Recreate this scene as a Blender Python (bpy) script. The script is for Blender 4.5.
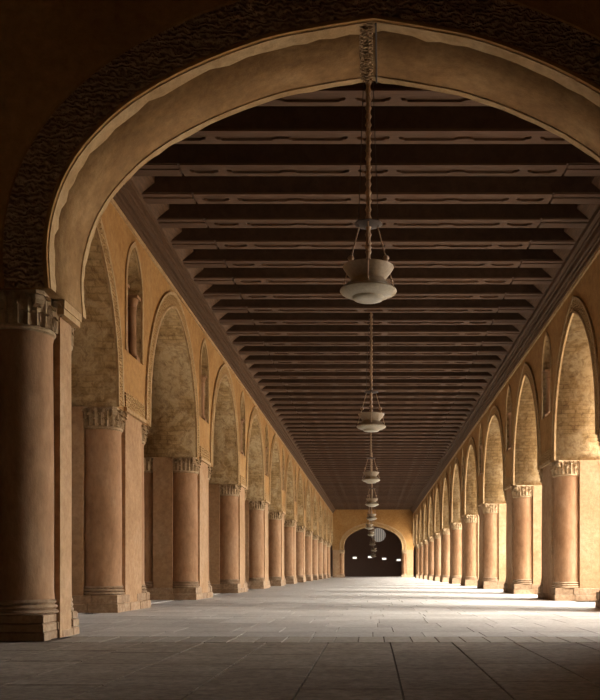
import bpy, bmesh, math, random
from mathutils import Vector, Matrix
random.seed(7)
PI = math.pi
scene = bpy.context.scene
for o in list(bpy.data.objects):
    bpy.data.objects.remove(o)
C = scene.collection

# ------------------------------------------------------------------ camera, sky, sun, exposure
F_PX = 915.0
cam_d = bpy.data.cameras.new('camera')
cam = bpy.data.objects.new('camera', cam_d); C.objects.link(cam)
cam.location = (0, 0, 0.75)
cam.rotation_euler = (PI / 2, 0, 0)
cam_d.sensor_fit = 'HORIZONTAL'; cam_d.sensor_width = 36.0
cam_d.lens = F_PX / 600 * 36
cam_d.shift_x = -73 / 600; cam_d.shift_y = 221 / 600
cam_d.clip_end = 1000
scene.camera = cam

world = bpy.data.worlds.new('hazy_sky'); scene.world = world; world.use_nodes = True
bg = world.node_tree.nodes['Background']
bg.inputs[0].default_value = (1.0, 0.96, 0.90, 1); bg.inputs[1].default_value = 5.0

sun_d = bpy.data.lights.new('sun', 'SUN'); sun = bpy.data.objects.new('sun', sun_d); C.objects.link(sun)
sun_d.energy = 4.6; sun_d.angle = 0.5; sun_d.color = (1.0, 0.95, 0.87)
SUN_FROM = Vector((0.92, -0.36, 0.82))            # hazy sun over the court
sun.rotation_euler = SUN_FROM.to_track_quat('Z', 'Y').to_euler()

scene.view_settings.view_transform = 'Standard'; scene.view_settings.look = 'None'
scene.view_settings.gamma = 1; scene.view_settings.use_curve_mapping = False
scene.view_settings.exposure = 1.42

# ------------------------------------------------------------------ dimensions (metres)
W = 4.6            # aisle half width
T = 1.7            # arcade wall thickness
PITCH = 7.3; PL = 2.4
Y0 = 16.4          # near edge of the first pier behind the cross arch
NP = 12            # piers k = 0..11, far wall at YF
ZS = 3.70          # springing of the left arcade
YA, YB = 9.75, 10.95   # cross arch wall front / back
YF = Y0 + PITCH * NP + 0.4
ZF = 7.28          # frieze underside
ZBEAM = 7.71; ZCEIL = 8.28
BEAM_P = PITCH / 6; BEAM_Y = 17.13

# ------------------------------------------------------------------ materials
def new_mat(name):
    m = bpy.data.materials.new(name); m.use_nodes = True
    nt = m.node_tree; b = nt.nodes['Principled BSDF']
    return m, nt, b
def N(nt, t, **kw):
    n = nt.nodes.new(t)
    for k, v in kw.items(): setattr(n, k, v)
    return n
def ramp(nt, fac, cols, pos=None):
    r = N(nt, 'ShaderNodeValToRGB'); e = r.color_ramp.elements
    while len(e) < len(cols): e.new(0.5)
    for i, c in enumerate(cols):
        e[i].position = pos[i] if pos else i / (len(cols) - 1); e[i].color = (*c, 1)
    nt.links.new(fac, r.inputs[0]); return r.outputs[0]
def noise(nt, vec, scale, detail=6, rough=0.6, dist=0.0):
    n = N(nt, 'ShaderNodeTexNoise'); n.inputs['Scale'].default_value = scale
    n.inputs['Detail'].default_value = detail; n.inputs['Roughness'].default_value = rough
    n.inputs['Distortion'].default_value = dist
    nt.links.new(vec, n.inputs['Vector']); return n.outputs[0]
def world_vec(nt, scale=(1, 1, 1)):
    g = N(nt, 'ShaderNodeNewGeometry'); mp = N(nt, 'ShaderNodeMapping'); mp.inputs['Scale'].default_value = scale
    nt.links.new(g.outputs['Position'], mp.inputs[0]); return mp.outputs[0]
def mix(nt, fac, a, b, blend='MIX'):
    m = N(nt, 'ShaderNodeMix', data_type='RGBA', blend_type=blend)
    if isinstance(fac, (int, float)): m.inputs[0].default_value = fac
    else: nt.links.new(fac, m.inputs[0])
    for s, v in ((6, a), (7, b)):
        if isinstance(v, tuple): m.inputs[s].default_value = (*v, 1)
        else: nt.links.new(v, m.inputs[s])
    return m.outputs[2]
def bump(nt, b, h, strength=0.4, dist=0.02, prev=None):
    n = N(nt, 'ShaderNodeBump'); n.inputs['Strength'].default_value = strength; n.inputs['Distance'].default_value = dist
    nt.links.new(h, n.inputs['Height'])
    if prev: nt.links.new(prev, n.inputs['Normal'])
    nt.links.new(n.outputs[0], b.inputs['Normal']); return n.outputs[0]

def plaster(name, c0, c1, c2, bs=0.35, rough=0.9, stretch=(1, 1, 1), big=0.6):
    m, nt, b = new_mat(name); v = world_vec(nt, stretch)
    n1 = noise(nt, v, big, 8, 0.65, 0.4); n2 = noise(nt, v, 9, 6, 0.7)
    col = ramp(nt, n1, [c0, c1, c2], [0.32, 0.5, 0.7])
    col2 = ramp(nt, n2, [(0.72, 0.70, 0.68), (1.08, 1.08, 1.08)], [0.3, 0.65])
    nt.links.new(mix(nt, 1.0, col, col2, 'MULTIPLY'), b.inputs['Base Color'])
    b.inputs['Roughness'].default_value = rough; b.inputs['Specular IOR Level'].default_value = 0.2
    bump(nt, b, n2, bs, 0.03); return m
M = {}
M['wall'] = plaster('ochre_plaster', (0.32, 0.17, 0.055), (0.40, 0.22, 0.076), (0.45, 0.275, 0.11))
M['pier'] = plaster('pinkish_plaster', (0.32, 0.19, 0.092), (0.40, 0.245, 0.13), (0.45, 0.30, 0.18), 0.3)
M['column'] = plaster('rose_plaster', (0.27, 0.145, 0.072), (0.35, 0.20, 0.105), (0.41, 0.26, 0.155), 0.25, stretch=(1, 1, 0.45), big=1.1)
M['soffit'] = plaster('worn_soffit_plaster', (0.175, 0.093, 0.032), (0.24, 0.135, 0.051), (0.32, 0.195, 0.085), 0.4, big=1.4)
M['dark_wall'] = plaster('brown_plaster', (0.30, 0.17, 0.085), (0.36, 0.21, 0.11), (0.42, 0.25, 0.14), 0.4)
M['edge'] = plaster('pale_edge_plaster', (0.38, 0.24, 0.11), (0.45, 0.30, 0.15), (0.50, 0.36, 0.20), 0.4, big=2.0)
M['court'] = plaster('sandy_paving', (0.30, 0.25, 0.20), (0.34, 0.29, 0.23), (0.38, 0.33, 0.27), 0.2)

def brick_mat(name, c1, c2, mo, p1, p2, dk):
    m, nt, b = new_mat(name); uv = N(nt, 'ShaderNodeUVMap'); uv.uv_map = 'UVMap'
    br = N(nt, 'ShaderNodeTexBrick'); br.inputs['Scale'].default_value = 1.0
    br.inputs['Brick Width'].default_value = 0.34; br.inputs['Row Height'].default_value = 0.12
    br.inputs['Mortar Size'].default_value = 0.016; br.inputs['Mortar Smooth'].default_value = 0.4
    br.inputs['Color1'].default_value = (*c1, 1); br.inputs['Color2'].default_value = (*c2, 1)
    br.inputs['Mortar'].default_value = (*mo, 1)
    v = world_vec(nt); wob = N(nt, 'ShaderNodeTexNoise'); wob.inputs['Scale'].default_value = 2.5; nt.links.new(v, wob.inputs['Vector'])
    ad = N(nt, 'ShaderNodeVectorMath', operation='MULTIPLY_ADD'); nt.links.new(wob.outputs['Color'], ad.inputs[0]); ad.inputs[1].default_value = (0.10, 0.10, 0); nt.links.new(uv.outputs[0], ad.inputs[2])
    nt.links.new(ad.outputs[0], br.inputs[0]); n1 = noise(nt, v, 0.8, 8, 0.7, 0.5); n2 = noise(nt, v, 6, 6, 0.7, 0.6)
    pl = ramp(nt, n1, [p1, p2], [0.4, 0.6])
    patch = ramp(nt, n1, [(1, 1, 1), (0, 0, 0)], [0.44, 0.54])
    col = mix(nt, patch, br.outputs[0], pl)
    st = ramp(nt, n2, [dk, (1.05, 1.05, 1.05)], [0.33, 0.56])
    nt.links.new(mix(nt, 0.85, col, st, 'MULTIPLY'), b.inputs['Base Color'])
    b.inputs['Roughness'].default_value = 0.95; b.inputs['Specular IOR Level'].default_value = 0.1
    p = bump(nt, b, br.outputs[1], -0.5, 0.02); bump(nt, b, n2, 0.5, 0.04, p); return m
M['brick'] = brick_mat('mottled_old_brick', (0.28, 0.18, 0.078), (0.36, 0.245, 0.115), (0.24, 0.155, 0.07), (0.42, 0.31, 0.17), (0.32, 0.205, 0.093), (0.46, 0.40, 0.34))

def carved_mat(name, c0, c1, sc=9, strength=1.0):
    m, nt, b = new_mat(name); tc = N(nt, 'ShaderNodeTexCoord')
    n0 = noise(nt, tc.outputs['Object'], 3.0, 2, 0.5)
    w = N(nt, 'ShaderNodeTexWave', wave_type='RINGS'); w.inputs['Scale'].default_value = sc * 0.30
    w.inputs['Distortion'].default_value = 9; w.inputs['Detail'].default_value = 2.5; w.inputs['Detail Scale'].default_value = 2.2
    nt.links.new(tc.outputs['Object'], w.inputs[0])
    vo = N(nt, 'ShaderNodeTexVoronoi'); vo.inputs['Scale'].default_value = sc; nt.links.new(tc.outputs['Object'], vo.inputs['Vector'])
    h = mix(nt, 0.45, w.outputs[0], vo.outputs[0])
    col = ramp(nt, h, [c0, c1], [0.15, 0.7])
    nt.links.new(col, b.inputs['Base Color']); b.inputs['Roughness'].default_value = 0.95
    b.inputs['Specular IOR Level'].default_value = 0.1
    bump(nt, b, h, strength, 0.06); return m
M['carved'] = carved_mat('carved_stucco', (0.34, 0.20, 0.08), (0.44, 0.275, 0.12), 16)
M['carved_dark'] = carved_mat('carved_brown_stucco', (0.20, 0.12, 0.06), (0.50, 0.34, 0.19), 17)
M['capital'] = plaster('capital_stucco', (0.30, 0.205, 0.115), (0.43, 0.31, 0.18), (0.52, 0.40, 0.25), 0.6, big=5)

def stone_mat(name, a, c, b2, sc=1.0, rough=0.85, spec=0.2, lo=(0.7, 0.68, 0.66)):
    m, nt, b = new_mat(name); v = world_vec(nt)
    oi = N(nt, 'ShaderNodeObjectInfo')
    n1 = noise(nt, v, 1.3 * sc, 8, 0.7, 0.6); n2 = noise(nt, v, 14, 5, 0.7)
    col = ramp(nt, n1, [a, c, b2], [0.3, 0.52, 0.72])
    rv = ramp(nt, oi.outputs['Random'], [(0.82, 0.81, 0.80), (1.1, 1.1, 1.1)])
    col = mix(nt, 1.0, col, rv, 'MULTIPLY')
    st = ramp(nt, n2, [lo, (1.05, 1.05, 1.05)], [0.32, 0.62])
    nt.links.new(mix(nt, 1.0, col, st, 'MULTIPLY'), b.inputs['Base Color'])
    b.inputs['Roughness'].default_value = rough; b.inputs['Specular IOR Level'].default_value = spec
    bump(nt, b, n2, 0.25, 0.02); return m
M['base_stone'] = stone_mat('base_limestone', (0.28, 0.175, 0.10), (0.36, 0.245, 0.15), (0.44, 0.33, 0.22), 2.5)
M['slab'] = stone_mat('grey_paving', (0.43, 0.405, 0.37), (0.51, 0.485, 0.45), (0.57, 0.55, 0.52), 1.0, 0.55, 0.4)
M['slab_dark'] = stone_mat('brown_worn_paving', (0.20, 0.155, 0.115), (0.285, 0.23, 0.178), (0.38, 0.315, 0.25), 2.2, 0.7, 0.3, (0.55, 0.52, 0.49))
M['slab_pale'] = stone_mat('pale_threshold_stone', (0.34, 0.295, 0.24), (0.39, 0.345, 0.285), (0.43, 0.39, 0.33), 1.0, 0.65, 0.3)
M['joint'] = plaster('floor_bedding', (0.13, 0.10, 0.075), (0.16, 0.125, 0.095), (0.19, 0.15, 0.11), 0.3)

def wood_mat(name, a, c, sc=(1, 1, 1), rough=0.75):
    m, nt, b = new_mat(name); v = world_vec(nt, sc)
    n1 = noise(nt, v, 5, 6, 0.65, 0.3)
    oi = N(nt, 'ShaderNodeObjectInfo')
    col = mix(nt, 1.0, ramp(nt, n1, [a, c], [0.3, 0.7]), ramp(nt, oi.outputs['Random'], [(0.85,) * 3, (1.12,) * 3]), 'MULTIPLY')
    nt.links.new(col, b.inputs['Base Color']); b.inputs['Roughness'].default_value = rough
    b.inputs['Specular IOR Level'].default_value = 0.2
    bump(nt, b, n1, 0.3, 0.01); return m
M['beam'] = wood_mat('beam_underside_wood', (0.072, 0.040, 0.024), (0.125, 0.072, 0.043), (0.5, 6, 6))
M['coffer'] = wood_mat('shade_dark_ceiling_board', (0.040, 0.022, 0.013), (0.070, 0.039, 0.023), (1, 4, 1))  # coffer boards and beam sides, recess shade put into the colour
M['frieze'] = wood_mat('carved_frieze_wood', (0.06, 0.032, 0.016), (0.13, 0.072, 0.038), (6, 0.6, 6))
M['far_wood'] = wood_mat('dark_far_wall', (0.16, 0.095, 0.07), (0.21, 0.13, 0.095), (4, 4, 0.5))

def simple(name, col, rough=0.5, metal=0.0, spec=0.5, emit=0.0):
    m, nt, b = new_mat(name); v = world_vec(nt); n1 = noise(nt, v, 25, 4)
    nt.links.new(ramp(nt, n1, [tuple(x * 0.8 for x in col), tuple(min(1, x * 1.12) for x in col)], [0.3, 0.7]), b.inputs['Base Color'])
    b.inputs['Roughness'].default_value = rough; b.inputs['Metallic'].default_value = metal
    b.inputs['Specular IOR Level'].default_value = spec
    if emit: b.inputs['Emission Color'].default_value = (*col, 1); b.inputs['Emission Strength'].default_value = emit
    return m
M['lamp'] = simple('milky_glass', (0.30, 0.265, 0.19), 0.32)
M['lamp_top'] = simple('dull_lamp_metal', (0.22, 0.17, 0.11), 0.45, 0.1)
M['iron'] = simple('dark_iron', (0.06, 0.04, 0.03), 0.6, 0.4)
M['brass'] = simple('aged_brass_chain', (0.30, 0.20, 0.12), 0.6, 0.0)
M['lit'] = simple('daylit_opening', (0.95, 0.88, 0.78), 0.6, emit=0.5)
M['lit_dim'] = simple('daylit_grille', (0.62, 0.55, 0.47), 0.6, emit=0.12)

# ------------------------------------------------------------------ helpers
def mesh_from(name, verts, faces, mats=(), smooth=False):
    me = bpy.data.meshes.new(name); me.from_pydata(verts, [], faces)
    for m in mats: me.materials.append(m)
    me.update()
    if smooth:
        for p in me.polygons: p.use_smooth = True
    return me
def link(name, me, parent=None, loc=(0, 0, 0), rot=(0, 0, 0), scale=(1, 1, 1)):
    o = bpy.data.objects.new(name, me); C.objects.link(o)
    o.location = loc; o.rotation_euler = rot; o.scale = scale
    if parent: o.parent = parent
    return o
def tag(o, label=None, cat=None, group=None, kind=None):
    if label: o['label'] = label
    if cat: o['category'] = cat
    if group: o['group'] = group
    if kind: o['kind'] = kind
    return o
class MB:
    def __init__(s): s.v = []; s.f = []; s.mi = []
    def add(s, verts, faces, mi=0):
        n = len(s.v); s.v += [tuple(v) for v in verts]; s.f += [tuple(i + n for i in f) for f in faces]; s.mi += [mi] * len(faces)
    def box(s, x0, x1, y0, y1, z0, z1, mi=0, bev=0.0):
        if bev:
            b = bev
            rings = [(z0, 0), (z1 - b, 0), (z1, b)]
            vs = []
            for z, i in rings: vs += [(x0 + i, y0 + i, z), (x1 - i, y0 + i, z), (x1 - i, y1 - i, z), (x0 + i, y1 - i, z)]
            fs = [(3, 2, 1, 0), (8, 9, 10, 11)]
            for r in (0, 4):
                for j in range(4): fs.append((r + j, r + (j + 1) % 4, r + 4 + (j + 1) % 4, r + 4 + j))
            s.add(vs, fs, mi); return
        s.add([(x0, y0, z0), (x1, y0, z0), (x1, y1, z0), (x0, y1, z0), (x0, y0, z1), (x1, y0, z1), (x1, y1, z1), (x0, y1, z1)],
              [(3, 2, 1, 0), (4, 5, 6, 7), (0, 1, 5, 4), (1, 2, 6, 5), (2, 3, 7, 6), (3, 0, 4, 7)], mi)
    def lathe(s, prof, seg=24, cx=0, cy=0, mi=0, cap=True):
        vs = []; n = len(prof)
        for j in range(seg):
            a = 2 * PI * j / seg
            for r, z in prof: vs.append((cx + r * math.cos(a), cy + r * math.sin(a), z))
        fs = []
        for j in range(seg):
            k = (j + 1) % seg
            for i in range(n - 1): fs.append((j * n + i, k * n + i, k * n + i + 1, j * n + i + 1))
        if cap:
            fs.append(tuple(j * n for j in reversed(range(seg)))); fs.append(tuple(j * n + n - 1 for j in range(seg)))
        s.add(vs, fs, mi)
    def tube(s, p0, p1, r, seg=6, mi=0, r1=None):
        p0 = Vector(p0); p1 = Vector(p1); d = (p1 - p0); q = d.to_track_quat('Z', 'Y'); r1 = r if r1 is None else r1
        vs = []
        for p, rr in ((p0, r), (p1, r1)):
            for j in range(seg):
                a = 2 * PI * j / seg; vs.append(p + q @ Vector((rr * math.cos(a), rr * math.sin(a), 0)))
        fs = [(j, (j + 1) % seg, seg + (j + 1) % seg, seg + j) for j in range(seg)]
        fs += [tuple(reversed(range(seg))), tuple(range(seg, 2 * seg))]
        s.add(vs, fs, mi)
    def prism(s, poly, z0, z1, mi=0):
        n = len(poly)
        s.add([(x, y, z0) for x, y in poly] + [(x, y, z1) for x, y in poly],
              [tuple(reversed(range(n))), tuple(range(n, 2 * n))] + [(j, (j + 1) % n, n + (j + 1) % n, n + j) for j in range(n)], mi)
    def mesh(s, name, mats, smooth=False, angle=None):
        me = mesh_from(name, s.v, s.f, mats, smooth)
        me.polygons.foreach_set('material_index', s.mi)
        if angle is not None: me.set_sharp_from_angle(angle=angle)
        return me
def fill_mesh(name, loops, depth):
    """2-D outline with holes, filled and extruded by depth about local z"""
    cu = bpy.data.curves.new(name + '_c', 'CURVE'); cu.dimensions = '2D'; cu.fill_mode = 'BOTH'; cu.extrude = depth / 2
    for lp in loops:
        sp = cu.splines.new('POLY'); sp.points.add(len(lp) - 1); sp.use_cyclic_u = True
        for i, (a, b) in enumerate(lp): sp.points[i].co = (a, b, 0, 1)
    o = bpy.data.objects.new(name + '_c', cu); C.objects.link(o)
    dg = bpy.context.evaluated_depsgraph_get()
    me = bpy.data.meshes.new_from_object(o.evaluated_get(dg))
    bpy.data.objects.remove(o); bpy.data.curves.remove(cu)
    me.name = name; return me

# ------------------------------------------------------------------ arch profiles
def pointed(a, h, n=14):
    """two-centred pointed arch from (-a,0) over (0,h) to (a,0)"""
    c = (h * h - a * a) / (2 * a); R = a + c; t1 = math.acos(c / R)
    left = [(c - R * math.cos(t1 * i / n), R * math.sin(t1 * i / n)) for i in range(n + 1)]
    return left + [(-x, z) for x, z in reversed(left[:-1])]
def offset(path, d):
    """offset an open 2-D path outward (to the left of travel from left to right = up)"""
    out = []
    for i, p in enumerate(path):
        a = Vector(path[max(i - 1, 0)]); b = Vector(path[min(i + 1, len(path) - 1)]); t = (b - a).normalized()
        t0 = (Vector(p) - a).normalized() if i > 0 else t
        n = Vector((-t.y, t.x)); k = max(0.5, abs(t.dot(t0)))
        out.append((p[0] + n.x * d / k, p[1] + n.y * d / k))
    return out
A_H = (PITCH - PL) / 2                        # half span 2.45
STILT = 0.34
def side_arch(a, rise):
    return [(-a - 0.03, 0.0), (-a, STILT * 0.5)] + [(x, z + STILT) for x, z in pointed(a, rise - STILT)] + [(a, STILT * 0.5), (a + 0.03, 0.0)]
# per side: near edge of each pier, springing height, crown height; the right piers stand a little unevenly
SIDE = {-1: dict(edges=[Y0 + PITCH * k for k in range(NP)], zs=ZS, crown=6.82),
        1: dict(edges=[Y0 + PITCH * k + d for k, d in enumerate([0.0, -0.7, -1.3, -0.5, -0.2] + [0.0] * (NP - 5))], zs=3.54, crown=6.64)}
for d in SIDE.values():
    e = [YB + 0.5 - PL] + d['edges'] + [YF + 0.0]
    d['bays'] = [((e[i] + PL + e[i + 1]) / 2, (e[i + 1] - e[i] - PL) / 2) for i in range(NP + 1)]
NZ0, NZS, NZT, NA = 4.86, 6.15, 6.98, 0.55
niche = [(-NA, NZ0)] + [(x, z + NZS) for x, z in pointed(NA, NZT - NZS, 7)] + [(NA, NZ0)]
# cross arch: outline read off as a broad keel arch
half = [(-323, 0), (-325, 40), (-320, 76), (-306, 114), (-281, 150), (-241, 186), (-183, 219), (-111, 247), (-55, 259), (0, 268)]
S = YA / F_PX
def catmull(pts, n=4):
    out = []
    for i in range(len(pts) - 1):
        p0 = pts[max(i - 1, 0)]; p1 = pts[i]; p2 = pts[i + 1]; p3 = pts[min(i + 2, len(pts) - 1)]
        for j in range(n):
            t = j / n
            out.append(tuple(0.5 * (2 * p1[k] + (p2[k] - p0[k]) * t + (2 * p0[k] - 5 * p1[k] + 4 * p2[k] - p3[k]) * t * t
                             + (3 * p1[k] - p0[k] - 3 * p2[k] + p3[k]) * t ** 3) for k in (0, 1)))
    return out + [pts[-1]]
hc = [(x * S, z * S) for x, z in catmull(half)]
ZC = 3.76                                      # springing of the cross arch
cross_arch = hc + [(-x, z) for x, z in reversed(hc[:-1])]
AX = 323 * S                                   # 3.44

def band_mesh(name, path, w, proud, mat_i, mat_e, lip=0.05, inner=0.0):
    """carved band following an arch in (u,z), proud along +n (local -y); with raised inner and outer beads"""
    ws = [(inner, 0), (inner, proud * 1.5), (inner + lip, proud * 1.5), (inner + lip + 0.015, proud), (w - lip - 0.015, proud), (w - lip, proud * 1.5), (w, proud * 1.5), (w, 0)]
    offs = [[(x, max(z, path[0][1])) for x, z in offset(path, a)] for a, _ in ws]
    mb = MB(); n = len(path); k = len(ws)
    vs = [(offs[j][i][0], -ws[j][1], offs[j][i][1]) for i in range(n) for j in range(k)]
    mb.v = vs
    for i in range(n - 1):
        for j in range(k - 1):
            mb.f.append((i * k + j, i * k + j + 1, (i + 1) * k + j + 1, (i + 1) * k + j)); mb.mi.append(0 if j == 3 else 1)
    me = mb.mesh(name, [mat_i, mat_e]); 
    bm = bmesh.new(); bm.from_mesh(me); bmesh.ops.recalc_face_normals(bm, faces=bm.faces)
    f = min(bm.faces, key=lambda f: f.calc_center_median().y)
    if f.normal.y > 0: bmesh.ops.reverse_faces(bm, faces=bm.faces)
    bm.to_mesh(me); bm.free()
    return me

# ------------------------------------------------------------------ floor
fl = link('floor', None)
mb = MB(); mb.box(-14, W + T + 0.6, -9, 132, -0.30, -0.025)
fl.data = None
bpy.data.objects.remove(fl)
fl = link('floor', mb.mesh('floor', [M['joint']])); tag(fl, kind='structure')
slab_cache = {}
def slab(x0, x1, y0, y1, mat):
    g = 0.008 if mat == 'slab' else 0.012
    w = x1 - x0 - g; l = y1 - y0 - g
    key = (round(w, 2), round(l, 2), mat)
    if key not in slab_cache:
        b = MB(); b.box(-w / 2, w / 2, -l / 2, l / 2, -0.05, 0, bev=0.003); slab_cache[key] = b.mesh('slab', [M[mat]])
    link('slab', slab_cache[key], fl, ((x0 + x1) / 2, (y0 + y1) / 2, random.uniform(-0.0015, 0.001)))
# brown worn paving in front of the arch, long rows running down the aisle
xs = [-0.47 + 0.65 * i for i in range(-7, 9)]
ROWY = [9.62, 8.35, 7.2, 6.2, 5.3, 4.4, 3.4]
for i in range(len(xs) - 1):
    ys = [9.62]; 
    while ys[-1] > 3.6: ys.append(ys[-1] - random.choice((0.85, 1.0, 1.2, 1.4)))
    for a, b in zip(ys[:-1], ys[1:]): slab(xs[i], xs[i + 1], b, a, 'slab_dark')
# pale threshold strips under the cross arch
tx = -3.42
while tx < 3.4:
    w = random.choice((0.26, 0.28, 0.30)); slab(tx, tx + w, 9.63, 10.45, 'slab_pale'); tx += w
# grey paving of the aisle; the nearest rows as single slabs, the rest joined
n_s = 0; rest = MB()
y = 10.46
while y < YF:
    l = random.choice((0.8, 0.95, 1.1)); x = -W - 0.25 + random.uniform(-0.3, 0)
    while x < W + 0.3:
        w = random.choice((0.6, 0.7, 0.85, 1.0))
        if y < 21.5: slab(x, x + w, y, y + l, 'slab'); n_s += 1
        else: rest.box(x + .006, x + w - .006, y + .006, y + l - .006, -0.05, random.uniform(-.0015, .001), bev=0.003)
        x += w
    y += l
# side paving: beyond the arcades, and the near hall
def pave(x0, x1, y0, y1, mi):
    y = y0
    while y < y1:
        x = x0
        while x < x1:
            w = random.choice((0.9, 1.0, 1.2)); rest.box(x + .006, min(x + w, x1) - .006, y + .006, min(y + 1.0, y1) - .006, -0.05, random.uniform(-.0015, .001), mi, bev=0.003); x += w
        y += 1.0
pave(-13.5, -W - 0.56, 10.46, YF, 0); pave(W + 1.3, W + T + 0.55, 10.46, YF, 0)
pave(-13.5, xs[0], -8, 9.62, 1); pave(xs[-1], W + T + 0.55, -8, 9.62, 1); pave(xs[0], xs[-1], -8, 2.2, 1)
pave(-13.5, W + T + 0.55, YF, 131, 0)
o = link('paving', rest.mesh('paving', [M['slab'], M['slab_dark']]), fl); tag(o, kind='stuff')

# court outside the right arcade, in full sun
mb = MB(); mb.box(W + T + 0.6, 90, -60, 170, -0.35, -0.03)
tag(link('ground', mb.mesh('ground', [M['court']])), kind='structure')

# ------------------------------------------------------------------ arcade walls (above the springing)
YW0 = YB - 0.02; YW1 = YF + 1.3
def arcade_wall(name, sx):
    sd = SIDE[sx]; zs = sd['zs']; bays = sd['bays']
    outer = [(YW0, zs)]
    for m, a in bays:
        outer += [(m + u, zs + v) for u, v in side_arch(a, sd['crown'] - zs)]
    outer += [(YW1, zs), (YW1, 9.4), (YW0, 9.4)]
    loops = [outer]
    for ed in sd['edges']: loops.append([(ed + PL / 2 + u, z) for u, z in niche])
    me = fill_mesh(name, loops, T)
    # (u,v,w) -> world: u = y, v = z, w = x
    cx = sx * (W + T / 2)
    for v in me.vertices: v.co = Vector((cx + v.co.z, v.co.x, v.co.y))
    bm = bmesh.new(); bm.from_mesh(me); bmesh.ops.remove_doubles(bm, verts=bm.verts, dist=1e-4)
    bmesh.ops.recalc_face_normals(bm, faces=bm.faces)
    for lay in list(bm.loops.layers.uv.values()): bm.loops.layers.uv.remove(lay)
    uvl = bm.loops.layers.uv.new('UVMap')
    for f in bm.faces:
        side = abs(f.normal.x) > 0.5
        f.material_index = 0 if side else 1
        for l in f.loops:
            p = l.vert.co
            if side: l[uvl].uv = (p.y, p.z)
            else:
                dy = min((p.y - m for m, a in bays), key=abs); zc = zs + STILT
                if p.z < zc: v = p.z
                else: v = zc + 2.55 * math.atan2(p.z - zc, abs(dy) + 1e-4)
                l[uvl].uv = (p.x, v)
    me.materials.clear(); me.materials.append(M['wall']); me.materials.append(M['brick'])
    bm.to_mesh(me); bm.free()
    o = link(name, me); tag(o, kind='structure'); return o
wl = arcade_wall('wall_left', -1)
wr = arcade_wall('wall_right', 1)
band_cache = {}
def arch_band(sx, a):
    key = (sx, round(a, 3))
    if key not in band_cache:
        band_cache[key] = band_mesh('arch_band', side_arch(a, SIDE[sx]['crown'] - SIDE[sx]['zs']), 0.36, 0.03, M['carved'], M['edge'], 0.05)
    return band_cache[key]
clip = [(x, z) for x, z in niche]
nband = band_mesh('niche_band', clip, 0.09, 0.02, M['edge'], M['edge'], 0.03)
# colonnette of the niche
mb = MB()
mb.box(-0.12, 0.12, -0.12, 0.12, 0, 0.10)
mb.lathe([(0.11, 0.10), (0.11, 0.13), (0.085, 0.16), (0.08, 0.2), (0.075, 1.02), (0.09, 1.04), (0.09, 1.07), (0.08, 1.09), (0.12, 1.22), (0.125, 1.24)], 14)
mb.box(-0.135, 0.135, -0.135, 0.135, 1.235, 1.29)
colm = mb.mesh('colonnette', [M['column']], True, 0.7)
for wall, sx in ((wl, -1), (wr, 1)):
    rz = PI / 2 if sx < 0 else -PI / 2           # local -y must face the aisle
    for m, a in SIDE[sx]['bays']:
        link('arch_band', arch_band(sx, a), wall, (sx * W, m, SIDE[sx]['zs']), (0, 0, rz))
    for ed in SIDE[sx]['edges']:
        yc = ed + PL / 2
        link('niche_band', nband, wall, (sx * W, yc, 0), (0, 0, rz))
        for s in (-1, 1):
            link('colonnette', colm, wall, (sx * (W + 0.14), yc + s * (NA - 0.13), NZ0))

# ------------------------------------------------------------------ columns, capitals
def capital_mesh(name, r, h):
    mb = MB()
    prof = [(r * 0.98, 0), (r * 1.06, 0.02), (r * 1.06, 0.05), (r * 0.98, 0.07), (r * 0.98, h * 0.45), (r * 1.0, h * 0.7), (r * 1.07, h * 0.90)]
    mb.lathe(prof, 20)
    a = r * 1.20
    a = r * 1.04
    mb.prism([(-a, -a * .82), (-a * .82, -a), (0, -a * .92), (a * .82, -a), (a, -a * .82), (a * .92, 0), (a, a * .82), (a * .82, a), (0, a * .92), (-a * .82, a), (-a, a * .82), (-a * .92, 0)], h * 0.90, h)
    def leaf(ang, z0, hh, wd, r0, curl):
        rows = 6; vs = []; fs = []
        for i in range(rows + 1):
            t = i / rows
            z = z0 + hh * (math.sin(t * PI * 0.62) / math.sin(PI * 0.62) if t < 0.8 else (1.0 - (t - 0.8) * 0.9))
            rr = r0 + 0.02 + curl * t ** 2.6
            w2 = wd * (0.55 + 0.55 * math.sin(PI * min(1, t * 0.9 + 0.12))) * (1 - 0.55 * t ** 3) / 2
            for j, sj in enumerate((-1, -0.5, 0, 0.5, 1)):
                bul = (0.035 if sj == 0 else (0.0 if abs(sj) == 0.5 else 0.022)) 
                zz = z + (0.015 if (i % 2 and abs(sj) == 1) else 0)
                aa = ang + sj * w2 / max(rr, 0.05)
                vs.append(((rr + bul) * math.cos(aa), (rr + bul) * math.sin(aa), zz))
        for i in range(rows):
            for j in range(4): fs.append((i * 5 + j, i * 5 + j + 1, i * 5 + j + 6, i * 5 + j + 5))
        mb.add(vs, fs)
    for j in range(12): leaf(2 * PI * j / 12, 0.055, h * 0.34, r * 0.50, r * 0.96, r * 0.13)
    for j in range(12): leaf(2 * PI * (j + 0.5) / 12, 0.06, h * 0.56, r * 0.46, r * 0.96, r * 0.17)
    for j in range(12): leaf(2 * PI * j / 12, 0.10, h * 0.66, r * 0.42, r * 0.98, r * 0.20)
    for j in range(4):                           # corner volutes
        an = PI / 4 + PI / 2 * j; c = Vector((math.cos(an), math.sin(an), 0)) * r * 1.14
        q = Matrix.Rotation(an, 4, 'Z')
        ring = MB(); ring.lathe([(0.012, -0.05), (r * 0.20, -0.05), (r * 0.22, 0), (r * 0.20, 0.05), (0.012, 0.05)], 10)
        vs = [q @ (Matrix.Rotation(PI / 2, 4, 'X') @ Vector(v)) + c + Vector((0, 0, h * 0.76)) for v in ring.v]
        mb.add(vs, ring.f)
    return mb.mesh(name, [M['capital']], True, 0.45)
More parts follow.
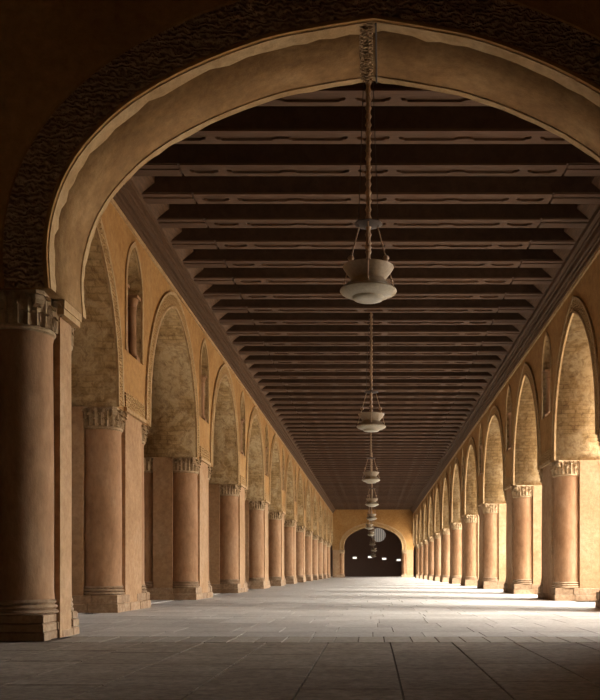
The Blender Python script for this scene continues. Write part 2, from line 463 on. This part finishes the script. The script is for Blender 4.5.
def shaft_mesh(name, r, z0, z1):
    mb = MB(); mb.lathe([(r * 1.03, z0), (r, z0 + 0.08), (r, z0 + (z1 - z0) * 0.5), (r * 0.965, z1 - 0.05), (r, z1)], 32)
    return mb.mesh(name, [M['column']], True, 0.8)
def base_mesh(name, r, z0, z1):
    mb = MB(); d = z1 - z0; n = 3
    p = [(r * 1.10, z0)]
    for i in range(n):
        zz = z0 + d * i / n; R = r * (1.12 - 0.035 * i); dd = d / n
        p += [(R, zz + dd * 0.05), (R + 0.012, zz + dd * 0.35), (R, zz + dd * 0.7), (R - 0.03, zz + dd * 0.82)]
    p += [(r * 1.02, z1)]
    mb.lathe(p, 28); return mb.mesh(name, [M['base_stone']], True, 0.9)

RC = 0.362; ZP = 0.32; CAP_H = 0.40
shafts = {sx: shaft_mesh('column', RC, ZP + 0.16, SIDE[sx]['zs'] - CAP_H) for sx in (-1, 1)}
cap = capital_mesh('capital', RC, CAP_H)
base = base_mesh('column_base', RC, ZP, ZP + 0.17)

def notched(hx, hy, n):
    return [(-hx + n, -hy), (hx - n, -hy), (hx - n, -hy + n), (hx, -hy + n), (hx, hy - n), (hx - n, hy - n), (hx - n, hy), (-hx + n, hy), (-hx + n, hy - n), (-hx, hy - n), (-hx, -hy + n), (-hx + n, -hy + n)]
NT = 0.60
bodies = {}
for sx in (-1, 1):
    mb = MB(); mb.prism(notched(T / 2, PL / 2, NT), 0.0, SIDE[sx]['zs']); bodies[sx] = mb.mesh('pier_body', [M['pier']])
# impost band on the aisle/court faces between the capitals
mb = MB(); iw = PL / 2 - NT + 0.1
mb.box(-iw, iw, -0.04, 0.05, 0.07, 0.36); mb.box(-iw - 0.02, iw + 0.02, -0.065, 0.05, 0.0, 0.07, 1)
impm = mb.mesh('impost_band', [M['carved'], M['edge']])
for wall, sx in ((wl, -1), (wr, 1)):
    for ed in SIDE[sx]['edges']:
        yc = ed + PL / 2
        for face in (W, W + T):
            link('impost_band', impm, wall, (sx * face, yc, SIDE[sx]['zs']), (0, 0, PI / 2 if (sx < 0) == (face == W) else -PI / 2))
# stone plinth: courses of separate blocks around a hidden core
def plinth_blocks(hx, hy, h, rnd):
    """list of (x0,x1,y0,y1,z0,z1) for a two/three-course plinth"""
    out = []; cz = [0, h * 0.5, h]
    for c in range(2):
        d = 0.30; ox = 0.035 - 0.015 * c
        X = hx + ox; Y = hy + ox
        def cut(a, b):
            n = max(2, round((b - a) / 0.55)); e = [a + (b - a) * (i + (rnd.uniform(-.2, .2) if 0 < i < n else 0)) / n for i in range(n + 1)]
            return list(zip(e[:-1], e[1:]))
        for a, b in cut(-X, X):
            j = rnd.uniform(0, 0.02)
            out.append((a, b, -Y + j, -Y + d, cz[c], cz[c + 1])); out.append((a, b, Y - d, Y - j, cz[c], cz[c + 1]))
        for a, b in cut(-Y + d, Y - d):
            j = rnd.uniform(0, 0.02)
            out.append((-X + j, -X + d, a, b, cz[c], cz[c + 1])); out.append((X - d, X - j, a, b, cz[c], cz[c + 1]))
    return out
PX, PY = T / 2, PL / 2
stone_sets = []
for v in range(2):
    rnd = random.Random(20 + v); stone_sets.append(plinth_blocks(PX, PY, ZP, rnd))
def stone_mesh(b):
    x0, x1, y0, y1, z0, z1 = b; g = 0.006; cx, cy, cz = (x0 + x1) / 2, (y0 + y1) / 2, (z0 + z1) / 2
    m = MB(); m.box(x0 - cx + g, x1 - cx - g, y0 - cy + g, y1 - cy - g, z0 - cz + (g if z0 > 0 else 0), z1 - cz - g * 0.3, bev=0.014)
    return m.mesh('stone', [M['base_stone']]), (cx, cy, cz)
stone_meshes = [[stone_mesh(b) for b in s] for s in stone_sets]
mb = MB()
for b in stone_sets[0]:
    x0, x1, y0, y1, z0, z1 = b; mb.box(x0 + .005, x1 - .005, y0 + .005, y1 - .005, z0, z1 - .003, bev=0.012)
plinthm = mb.mesh('plinth', [M['base_stone']])
mb = MB(); mb.box(-PX + 0.2, PX - 0.2, -PY + 0.2, PY - 0.2, 0, ZP); corem = mb.mesh('plinth_core', [M['base_stone']])

ORD = ['first', 'second', 'third', 'fourth', 'fifth', 'sixth', 'seventh', 'eighth', 'ninth', 'tenth', 'eleventh', 'twelfth']
def pier(x, y, label, group, near, cols):
    e = link('pier', None, loc=(x, y, 0)); tag(e, label, 'pier', group)
    side = -1 if x < 0 else 1; zs = SIDE[side]['zs']
    link('pier_body', bodies[side], e)
    if near is not None:
        link('plinth_core', corem, e)
        for me, c in stone_meshes[near]: link('stone', me, e, c)
    else: link('plinth', plinthm, e)
    i = T / 2 - RC - 0.015; j = PL / 2 - RC - 0.015
    for sx, sy in cols:
        c = link('column', shafts[side], e, (sx * i, sy * j, 0))
        link('capital', cap, c, (0, 0, zs - CAP_H)); link('column_base', base, c)
    return e
ALL4 = [(-1, -1), (1, -1), (-1, 1), (1, 1)]
for k in range(NP):
    pier(-W - T / 2, SIDE[-1]['edges'][k] + PL / 2, f'warm-lit plastered pier of the ochre arcade, {ORD[k]} behind the cross arch', 'piers of the ochre-lit arcade', k % 2 if k < 3 else None, ALL4)
    pier(W + T / 2, SIDE[1]['edges'][k] + PL / 2, f'backlit arcade pier with shadowed aisle face and bright columns, {ORD[k]} behind the cross arch', 'piers of the backlit arcade', k % 2 if k < 3 else None, ALL4)

# ------------------------------------------------------------------ near cross arch wall
def cross_wall(name, y0, y1, path, zs, ax, mats, xo, ztop):
    loops = [[(-xo, zs)] + [(x, zs + z) for x, z in path] + [(xo, zs), (xo, ztop), (-xo, ztop)]]
    me = fill_mesh(name, loops, y1 - y0); yc = (y0 + y1) / 2
    for v in me.vertices: v.co = Vector((v.co.x, yc + v.co.z, v.co.y))
    bm = bmesh.new(); bm.from_mesh(me); bmesh.ops.remove_doubles(bm, verts=bm.verts, dist=1e-4); bmesh.ops.recalc_face_normals(bm, faces=bm.faces)
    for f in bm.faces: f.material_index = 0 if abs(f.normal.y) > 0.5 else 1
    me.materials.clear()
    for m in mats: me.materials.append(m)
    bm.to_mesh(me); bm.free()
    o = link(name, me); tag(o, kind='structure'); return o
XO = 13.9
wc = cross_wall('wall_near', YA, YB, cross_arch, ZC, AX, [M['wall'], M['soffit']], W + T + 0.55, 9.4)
cb = band_mesh('arch_band', cross_arch, 0.52, 0.03, M['carved_dark'], M['wall'], 0.035)
link('arch_band', cb, wc, (0, YA, ZC))
# worn pale edge beads along both arrises of the soffit
def edge_strip(path, y0, y1, zs, t, rnd):
    """ragged plaster margin lying on the intrados"""
    off = offset(path, -t); mb = MB(); n = len(path); k = 3
    for i in range(n):
        w = (y1 - y0) * (1 + rnd.uniform(-0.25, 0.25))
        p = path[i]; q = off[i]
        mb.v += [(p[0], y0, zs + p[1]), (q[0], y0, zs + q[1]), (q[0], y0 + w, zs + q[1]), (p[0], y0 + w, zs + p[1])]
    for i in range(n - 1):
        for j in range(3):
            a = i * 4 + j; mb.f.append((a, a + 1, a + 5, a + 4)); mb.mi.append(0)
    return mb.mesh('plaster_margin', [M['edge']])
rr = random.Random(3)
link('plaster_margin', edge_strip(cross_arch, YA + 0.0, YA + 0.17, ZC, 0.012, rr), wc)
link('plaster_margin', edge_strip(cross_arch, YB - 0.12, YB - 0.02, ZC, 0.012, rr), wc)
# carved strip along the crown of the soffit
mb = MB(); zt = ZC + 268 * S
for i in range(17):
    y = YA + 0.05 + i * (YB - YA - 0.1) / 17; d = (YB - YA - 0.1) / 17
    mb.box(-0.135, -0.015, y + 0.008, y + d - 0.012, zt - 0.045, zt - 0.0)
    mb.box(-0.105, -0.045, y + 0.018, y + d - 0.022, zt - 0.058, zt - 0.04)
mb.box(-0.15, 0.0, YA + 0.02, YB - 0.02, zt - 0.028, zt + 0.01)
link('crown_ornament', mb.mesh('crown_ornament', [M['carved_dark']]), wc)
mb = MB(); mb.tube((0.03, YA + 0.01, zt - 0.02), (0.045, YB - 0.01, zt - 0.025), 0.011, 6)  # thin dark rod standing for the groove beside the crown
link('crown_groove_line', mb.mesh('crown_groove_line', [M['iron']]), wc)

# the pier pair of the cross arch
RX = 0.34; JX = W + T - 0.05
ccap_h = 0.42
cshaft = shaft_mesh('column', RX, 0.44, ZC - ccap_h); ccap = capital_mesh('capital', RX, ccap_h); cbase = base_mesh('column_base', RX, 0.28, 0.45)
Tc = YB - YA; PJ = AX + 0.07; Lc = JX - PJ
def cross_pier(sx, label, far=False, y=None):
    e = link('pier', None, loc=(sx * (PJ + Lc / 2), y if y else (YA + YB) / 2, 0)); tag(e, label, 'pier', 'piers carrying the cross arches')
    mb = MB(); n = 0.52; nr = 0.30; hx, hy = Lc / 2, Tc / 2
    # only the jamb side (towards the aisle) is notched: s = direction to the jamb
    s = -sx
    poly = [(-s * hx, -hy), (s * (hx - n), -hy), (s * (hx - n), -hy + n), (s * hx, -hy + n), (s * hx, hy - nr), (s * (hx - nr), hy - nr), (s * (hx - nr), hy), (-s * hx, hy)]
    if s < 0: poly = list(reversed(poly))
    mb.prism(poly, 0, ZC); link('pier_body', mb.mesh('pier_body', [M['pier'], ]), e)
    mb = MB(); x0, x1 = sorted((s * (hx - 0.1), s * (hx + 0.09)))
    mb.box(x0, x1, -hy + n - 0.12, hy - nr + 0.1, ZC - 0.09, ZC); mb.box(x0 + .01, x1 - .012, -hy + n - 0.1, hy - nr + 0.08, ZC - 0.16, ZC - 0.09)
    link('impost_band', mb.mesh('impost_band', [M['edge']]), e)
    for sy, k in ((-1, 1.0), (1, 0.5)):
        c = link('column', cshaft, e, (s * (hx - RX * k - 0.035), sy * (hy - RX * k - 0.035), 0), scale=(k, k, 1))
        link('capital', ccap, c, (0, 0, ZC - ccap_h)); link('column_base', cbase, c)
    rnd = random.Random(5)
    mb = MB(); mb.box(-hx + 0.1, hx - 0.1, -hy + 0.1, hy - 0.1, 0, 0.28); link('plinth_core', mb.mesh('plinth_core', [M['base_stone']]), e)
    for c in range(3):
        z0, z1 = 0.28 * c / 3, 0.28 * (c + 1) / 3; ox = 0.01 - 0.008 * c
        def put(b):
            me, cc = stone_mesh(b); link('stone', me, e, cc)
        nx = 5
        for i in range(nx):
            a = -hx - ox + (2 * hx + 2 * ox) * i / nx + (0.08 * (c % 2) if i else 0); b = -hx - ox + (2 * hx + 2 * ox) * (i + 1) / nx + (0.08 * (c % 2) if i < nx - 1 else 0)
            j = rnd.uniform(0, 0.025); put((a, b, -hy - ox + j, -hy + 0.22, z0, z1)); put((a, b, hy - 0.22, hy + ox - j, z0, z1))
        ny = 2 + c % 2
        for i in range(ny):
            a = -hy + 0.22 + (2 * hy - 0.44) * i / ny; b = -hy + 0.22 + (2 * hy - 0.44) * (i + 1) / ny; j = rnd.uniform(0, 0.035)
            put(tuple([*sorted((s * (hx - 0.22), s * (hx + ox - j))), a, b, z0, z1]))
    return e
cross_pier(-1, 'broad dark pier with leafy capital carrying the near cross arch on the ochre-lit side')
cross_pier(1, 'broad dark pier carrying the near cross arch on the backlit side')

# ------------------------------------------------------------------ far end wall with its own arch, and the hall behind
far_half = [(-29, 0), (-29.2, 4), (-28.4, 8), (-26, 12.5), (-21.5, 16.6), (-14, 20.4), (-7, 22.6), (0, 24.2)]
SF = YF / F_PX
fh = [(x * SF, z * SF) for x, z in catmull(far_half)]
far_arch = fh + [(-x, z) for x, z in reversed(fh[:-1])]
ZFS = 3.15; FAX = 29 * SF
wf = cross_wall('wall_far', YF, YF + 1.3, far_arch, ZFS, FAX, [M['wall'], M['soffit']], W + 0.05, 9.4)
link('arch_band', band_mesh('arch_band', far_arch, 0.5, 0.04, M['carved'], M['edge'], 0.12), wf, (0, YF, ZFS))
fsh = shaft_mesh('column', 0.3, 0.44, ZFS - 0.42); 
for sx in (-1, 1):
    e = link('pier', None, loc=(sx * (FAX + W) / 2, YF + 0.65, 0)); hx = (W - FAX) / 2
    tag(e, ('plastered pier carrying the far end arch on the ' + ('ochre-lit' if sx < 0 else 'backlit') + ' side'), 'pier', 'piers carrying the cross arches')
    mb = MB(); s = -sx; n = 0.5; hy = 0.65; hx -= 0.0
    poly = [(-s * hx, -hy), (s * (hx - n), -hy), (s * (hx - n), -hy + n), (s * hx, -hy + n), (s * hx, hy), (-s * hx, hy)]
    if s < 0: poly = list(reversed(poly))
    mb.prism(poly, 0, ZFS); link('pier_body', mb.mesh('pier_body', [M['pier']]), e)
    c = link('column', fsh, e, (s * (hx - 0.33), -hy + 0.33, 0)); link('capital', ccap, c, (0, 0, ZFS - ccap_h)); link('column_base', cbase, c)
    mb = MB(); mb.box(-hx - 0.0 - (0.06 if s < 0 else 0), hx + (0.06 if s > 0 else 0), -hy - 0.06, hy + 0.06, 0, 0.28, bev=0.02); link('plinth', mb.mesh('plinth', [M['base_stone']]), e)
YH = 127.0
def wallbox(name, b, mat):
    mb = MB(); mb.box(*b); return tag(link(name, mb.mesh(name, [M[mat]])), kind='structure')
# back wall of the far hall with its openings
lun = [(0.85 * math.cos(PI * i / 12), 0.85 * math.sin(PI * i / 12)) for i in range(13)]
holes = []
def rect(cx, cz, w, h): return [(cx - w / 2, cz - h / 2), (cx + w / 2, cz - h / 2), (cx + w / 2, cz + h / 2), (cx - w / 2, cz + h / 2)]
px = YH / F_PX
winspots = [(-18.3, 13.2), (-3.0, 14.0), (11.2, 12.2), (25.7, 11.0)]
for a, b in winspots: holes.append(rect(a * px, 0.75 + b * px, 0.56, 0.26))
lc = (5.5 * px, 0.75 + 36 * px)
lun_loop = [(lc[0] + 1.0 * math.cos(2 * PI * i / 24), lc[1] + 0.95 * math.sin(2 * PI * i / 24)) for i in range(24)]
holes.append(lun_loop)
me = fill_mesh('wall_end', [[(-14, -0.02), (W + T + 0.6, -0.02), (W + T + 0.6, 9.4), (-14, 9.4)]] + holes, 0.5)
for v in me.vertices: v.co = Vector((v.co.x, YH + 0.25 + v.co.z, v.co.y))
me.materials.clear(); me.materials.append(M['far_wood'])
we = tag(link('wall_end', me), kind='structure')
i = 0
for a, b in winspots:
    i += 1; mb = MB(); mb.box(a * px - 0.28, a * px + 0.28, YH + 0.2, YH + 0.24, 0.75 + b * px - 0.13, 0.75 + b * px + 0.13)
    tag(link(f'window_{i}', mb.mesh('window', [M['lit']])), kind='structure')
mb = MB(); vs = [(x, YH + 0.2, z) for x, z in lun_loop] + [(x, YH + 0.24, z) for x, z in lun_loop]; n = 24
mb.add(vs, [tuple(range(n)), tuple(reversed(range(n, 2 * n)))] + [(j, (j + 1) % n, n + (j + 1) % n, n + j) for j in range(n)])
w5 = tag(link('window_5', mb.mesh('window', [M['lit_dim']])), kind='structure')
mb = MB()
for j in range(-3, 4):
    mb.box(lc[0] + j * 0.27 - 0.025, lc[0] + j * 0.27 + 0.025, YH + 0.15, YH + 0.2, lc[1] - 0.9 * math.sqrt(max(0, 1 - (j * .27) ** 2)), lc[1] + 0.9 * math.sqrt(max(0, 1 - (j * .27) ** 2)))
link('window_frame', mb.mesh('window_frame', [M['iron']]), w5)
me = fill_mesh('wall_far_hall_right', [[(YF + 1.3, -0.02), (YH, -0.02), (YH, 9.4), (YF + 1.3, 9.4)], [(YF + 8, 0.3)] + [(YF + 9.8 + a, 3.2 + b) for a, b in pointed(1.8, 2.2)] + [(YF + 11.6, 0.3)]], 0.5)  # arch opening out of view, added to brighten the far hall
for v in me.vertices: v.co = Vector((W + T + 0.3 + v.co.z, v.co.x, v.co.y))
me.materials.clear(); me.materials.append(M['dark_wall']); tag(link('wall_far_hall_right', me), kind='structure')
wallbox('wall_far_hall_left', (-14.0, -13.5, YF + 1.3, YH, -0.02, 9.4), 'far_wood')

# shell of the neighbouring aisle and the near hall
wallbox('wall_outer', (-14.0, -13.5, -8.5, YF + 1.3, -0.02, 9.4), 'dark_wall')
wallbox('wall_back', (-13.5, 14, -9.0, -8.5, -0.02, 9.4), 'dark_wall')
me = fill_mesh('wall_near_right', [[(-8.5, -0.02), (YA, -0.02), (YA, 9.4), (-8.5, 9.4)], [(-5.7, 0.3)] + [(-4.4 + a, 3.2 + b) for a, b in pointed(1.3, 1.6)] + [(-3.1, 0.3)]], 0.5)  # unseen arch opening added to let light onto the cross arch front
for v in me.vertices: v.co = Vector((W + T + 0.3 + v.co.z, v.co.x, v.co.y))
me.materials.clear(); me.materials.append(M['dark_wall']); tag(link('wall_near_right', me), kind='structure')

wallbox('wall_sky_block', (W + T + 0.56, 70, YA - 0.5, YB, -0.02, 9.4), 'dark_wall')      # unseen wall added to block sky light from behind the near bays

# ------------------------------------------------------------------ ceiling, beams, frieze
mb = MB(); mb.box(-13.5, W + T + 0.05, YB, YH, ZCEIL, ZCEIL + 0.25); mb.box(-13.5, W + T + 0.05, -8.5, YA, 8.6, 8.85)
ce = tag(link('ceiling', mb.mesh('ceiling', [M['coffer']])), kind='structure')
BW, BD = 0.44, 0.04
def cart(x0, x1, hump):
    """carved cartouche outline: long field with rounded ends and, if asked, a lobe at mid length on both edges"""
    h = 0.105; e = 0.14; pts = []
    def edge(sgn):
        p = [(x0 + 0.0, 0), (x0 + 0.03, sgn * h * 0.55), (x0 + e * 0.55, sgn * h * 0.62), (x0 + e * 0.8, sgn * h)]
        if hump:
            m = (x0 + x1) / 2
            p += [(m - 0.17, sgn * h), (m - 0.12, sgn * h * 0.6), (m - 0.05, sgn * h * 0.45), (m + 0.05, sgn * h * 0.45), (m + 0.12, sgn * h * 0.6), (m + 0.17, sgn * h)]
        p += [(x1 - e * 0.8, sgn * h), (x1 - e * 0.55, sgn * h * 0.62), (x1 - 0.03, sgn * h * 0.55), (x1, 0)]
        return p
    up = edge(1); lo = edge(-1)
    return up + list(reversed(lo))[1:-1]
BX = W + 0.12
loops = [[(-3.32, -BW / 2), (3.32, -BW / 2), (3.32, BW / 2), (-3.32, BW / 2)]]
loops.append(cart(-0.27, 0.27, False))
for s in (-1, 1):
    for a, b, hmp in ((0.40, 2.55, True), (2.68, 3.20, False)):
        x0, x1 = sorted((s * a, s * b)); loops.append(cart(x0, x1, hmp))
sof = fill_mesh('beam_soffit', loops, BD)
mb = MB()
mb.box(-BX, BX, -BW / 2 + 0.012, BW / 2 - 0.012, ZBEAM + BD, ZCEIL, 1); mb.mi[0] = 0     # body: sides in the shade-darkened wood, underside in the lighter one
nb = len(mb.v)
mb.add([(v.co.x, v.co.y, v.co.z + ZBEAM + BD / 2) for v in sof.vertices], [tuple(p.vertices) for p in sof.polygons], 0)
for s in (-1, 1):                                                                      # plain stepped ends
    x0, x1 = sorted((s * 3.36, s * BX))
    mb.box(x0, x1, -BW / 2 + 0.19, BW / 2, ZBEAM + 0.0, ZBEAM + BD, 0); mb.box(x0, x1, -BW / 2 + 0.03, BW / 2 - 0.27, ZBEAM + 0.015, ZBEAM + BD, 0)
beamm = mb.mesh('beam', [M['beam'], M['coffer']])
bm = bmesh.new(); bm.from_mesh(beamm); bmesh.ops.remove_doubles(bm, verts=bm.verts, dist=1e-5); bmesh.ops.recalc_face_normals(bm, faces=bm.faces); bm.to_mesh(beamm); bm.free()
yb = BEAM_Y - 5 * BEAM_P + 0.0
while yb < YF - 0.3:
    if yb > YB + 0.25: link('beam', beamm, ce, (0, yb, 0))
    yb += BEAM_P
# frieze: three stepped fascia boards plus the upright board closing the coffers
for i, sx in ((1, -1), (2, 1)):
    t = link(f'trim_{i}', None); bpy.data.objects.remove(t)
    mb = MB(); pr = [(sx * (W - 0.29), ZBEAM), (sx * (W + 0.1), ZBEAM), (sx * (W + 0.1), ZCEIL), (sx * (W - 0.56), ZCEIL), (sx * (W - 0.56), ZBEAM + 0.22)]
    mb.add([(x, YB, z) for x, z in pr] + [(x, YF, z) for x, z in pr], [tuple(range(5)), tuple(reversed(range(5, 10)))] + [(j, 5 + j, 5 + (j + 1) % 5, (j + 1) % 5) for j in range(5)])
    t = tag(link(f'trim_{i}', mb.mesh('trim', [M['frieze']])), kind='structure')
    for p, z0, z1 in ((0.07, ZF, ZF + 0.10), (0.11, ZF + 0.10, ZF + 0.16), (0.17, ZF + 0.16, ZF + 0.28), (0.21, ZF + 0.28, ZF + 0.33), (0.30, ZF + 0.33, ZBEAM)):
        mb = MB(); x0, x1 = sorted((sx * (W - p), sx * (W + 0.05))); mb.box(x0, x1, YB, YF, z0, z1)
        link('frieze_board', mb.mesh('frieze_board', [M['frieze']]), t)
    mb = MB(); yy = YB + 0.1; rnd = random.Random(i)
    x0, x1 = sorted((sx * (W - 0.045), sx * (W + 0.05)))
    mb.box(x0, x1, YB, YF, ZF - 0.07, ZF); link('plaster_fillet', mb.mesh('plaster_fillet', [M['edge']]), t)

# ------------------------------------------------------------------ hanging lamps
RL = 0.405
mb = MB(); mb.lathe([(0.02, 0.075), (0.12, 0.075), (0.20, 0.085), (0.225, 0.105), (0.23, 0.122), (0.31, 0.145), (0.385, 0.18), (RL, 0.207), (0.398, 0.225), (0.37, 0.245)], 36)
lower = mb.mesh('lower_bowl', [M['lamp']], True, 0.9)
mb = MB(); mb.lathe([(0.375, 0.24), (0.31, 0.295), (0.262, 0.335), (0.24, 0.365), (0.24, 0.38)], 36); shoulder = mb.mesh('shoulder', [M['lamp_top']], True, 0.9)
mb = MB(); mb.lathe([(0.24, 0.375), (0.275, 0.42), (0.315, 0.47), (0.358, 0.535), (0.364, 0.55), (0.35, 0.552), (0.30, 0.47), (0.22, 0.39)], 36, cap=False); upper = mb.mesh('upper_bowl', [M['lamp_top']], True, 0.9)
mb = MB(); mb.lathe([(0.02, 1.12), (0.06, 1.125), (0.18, 1.15), (0.20, 1.16), (0.195, 1.17), (0.10, 1.175), (0.03, 1.21)], 24); plate = mb.mesh('smoke_plate', [M['iron']], True, 0.9)
hang = []
for j in range(3):
    a = 2 * PI * j / 3 + 0.52; mb = MB(); c, s_ = math.cos(a), math.sin(a)
    P0 = Vector((0.43 * c, 0.43 * s_, 0.30)); P1 = Vector((0.15 * c, 0.15 * s_, 1.155))
    mb.tube(P0, P1, 0.010, 6); mb.tube(P0, (0.30 * c, 0.30 * s_, 0.27), 0.012, 6)
    p = P0.lerp(P1, 0.5)
    mb.lathe([(0.005, p.z - 0.05), (0.035, p.z - 0.03), (0.05, p.z), (0.035, p.z + 0.03), (0.005, p.z + 0.05)], 10, p.x, p.y)
    hang.append(mb.mesh('suspension_chain', [M['brass']], True, 0.9))
lamp_ys = [13.0, 25.2, 39.8, 54.4, 69.0, 83.6, 98.2]
lamps = [(-0.066, 13.0, 4.72), (-0.05, 25.2, 4.72), (-0.09, 39.8, 4.70), (-0.06, 54.4, 4.70), (-0.10, 69.0, 4.70), (-0.34, 83.6, 4.68), (-0.2, 98.2, 4.62),
         (-0.05, 109.5, 3.9), (0.12, 115.5, 3.3), (0.05, 120.5, 2.65)]
lampo = ['nearest the cross arch', 'second behind the cross arch', 'third behind the cross arch', 'fourth behind the cross arch', 'fifth behind the cross arch', 'sixth behind the cross arch', 'just before the far end arch',
         'highest of those in the dark far hall', 'middle one of those in the dark far hall', 'lowest of those in the dark far hall']
for (x, y, z), lab in zip(lamps, lampo):
    e = link('hanging_lamp', None, loc=(x, y, z - 0.205)); tag(e, 'double-bowl mosque lamp on a chain, ' + lab, 'lamp', 'hanging lamps along the aisle')
    link('lower_bowl', lower, e); link('shoulder', shoulder, e); link('upper_bowl', upper, e); link('smoke_plate', plate, e)
    for h in hang: link('suspension_chain', h, e)
    top = ZCEIL - (z - 0.205)
    mb = MB(); mb.tube((0, 0, 0.25), (0, 0, top), 0.030, 6)
    zz = 0.65
    while zz < top - 0.1:
        mb.lathe([(0.03, zz - 0.04), (0.048, zz), (0.03, zz + 0.04)], 8); zz += 0.12
    link('chain', mb.mesh('chain', [M['brass']], True, 0.9), e)
    for sg in (-1, 1):
        mb = MB(); mb.tube((sg * 0.14, 0, 1.13), (sg * 0.05, 0.02, top - 0.02), 0.007, 5); link('wire', mb.mesh('wire', [M['iron']]), e)
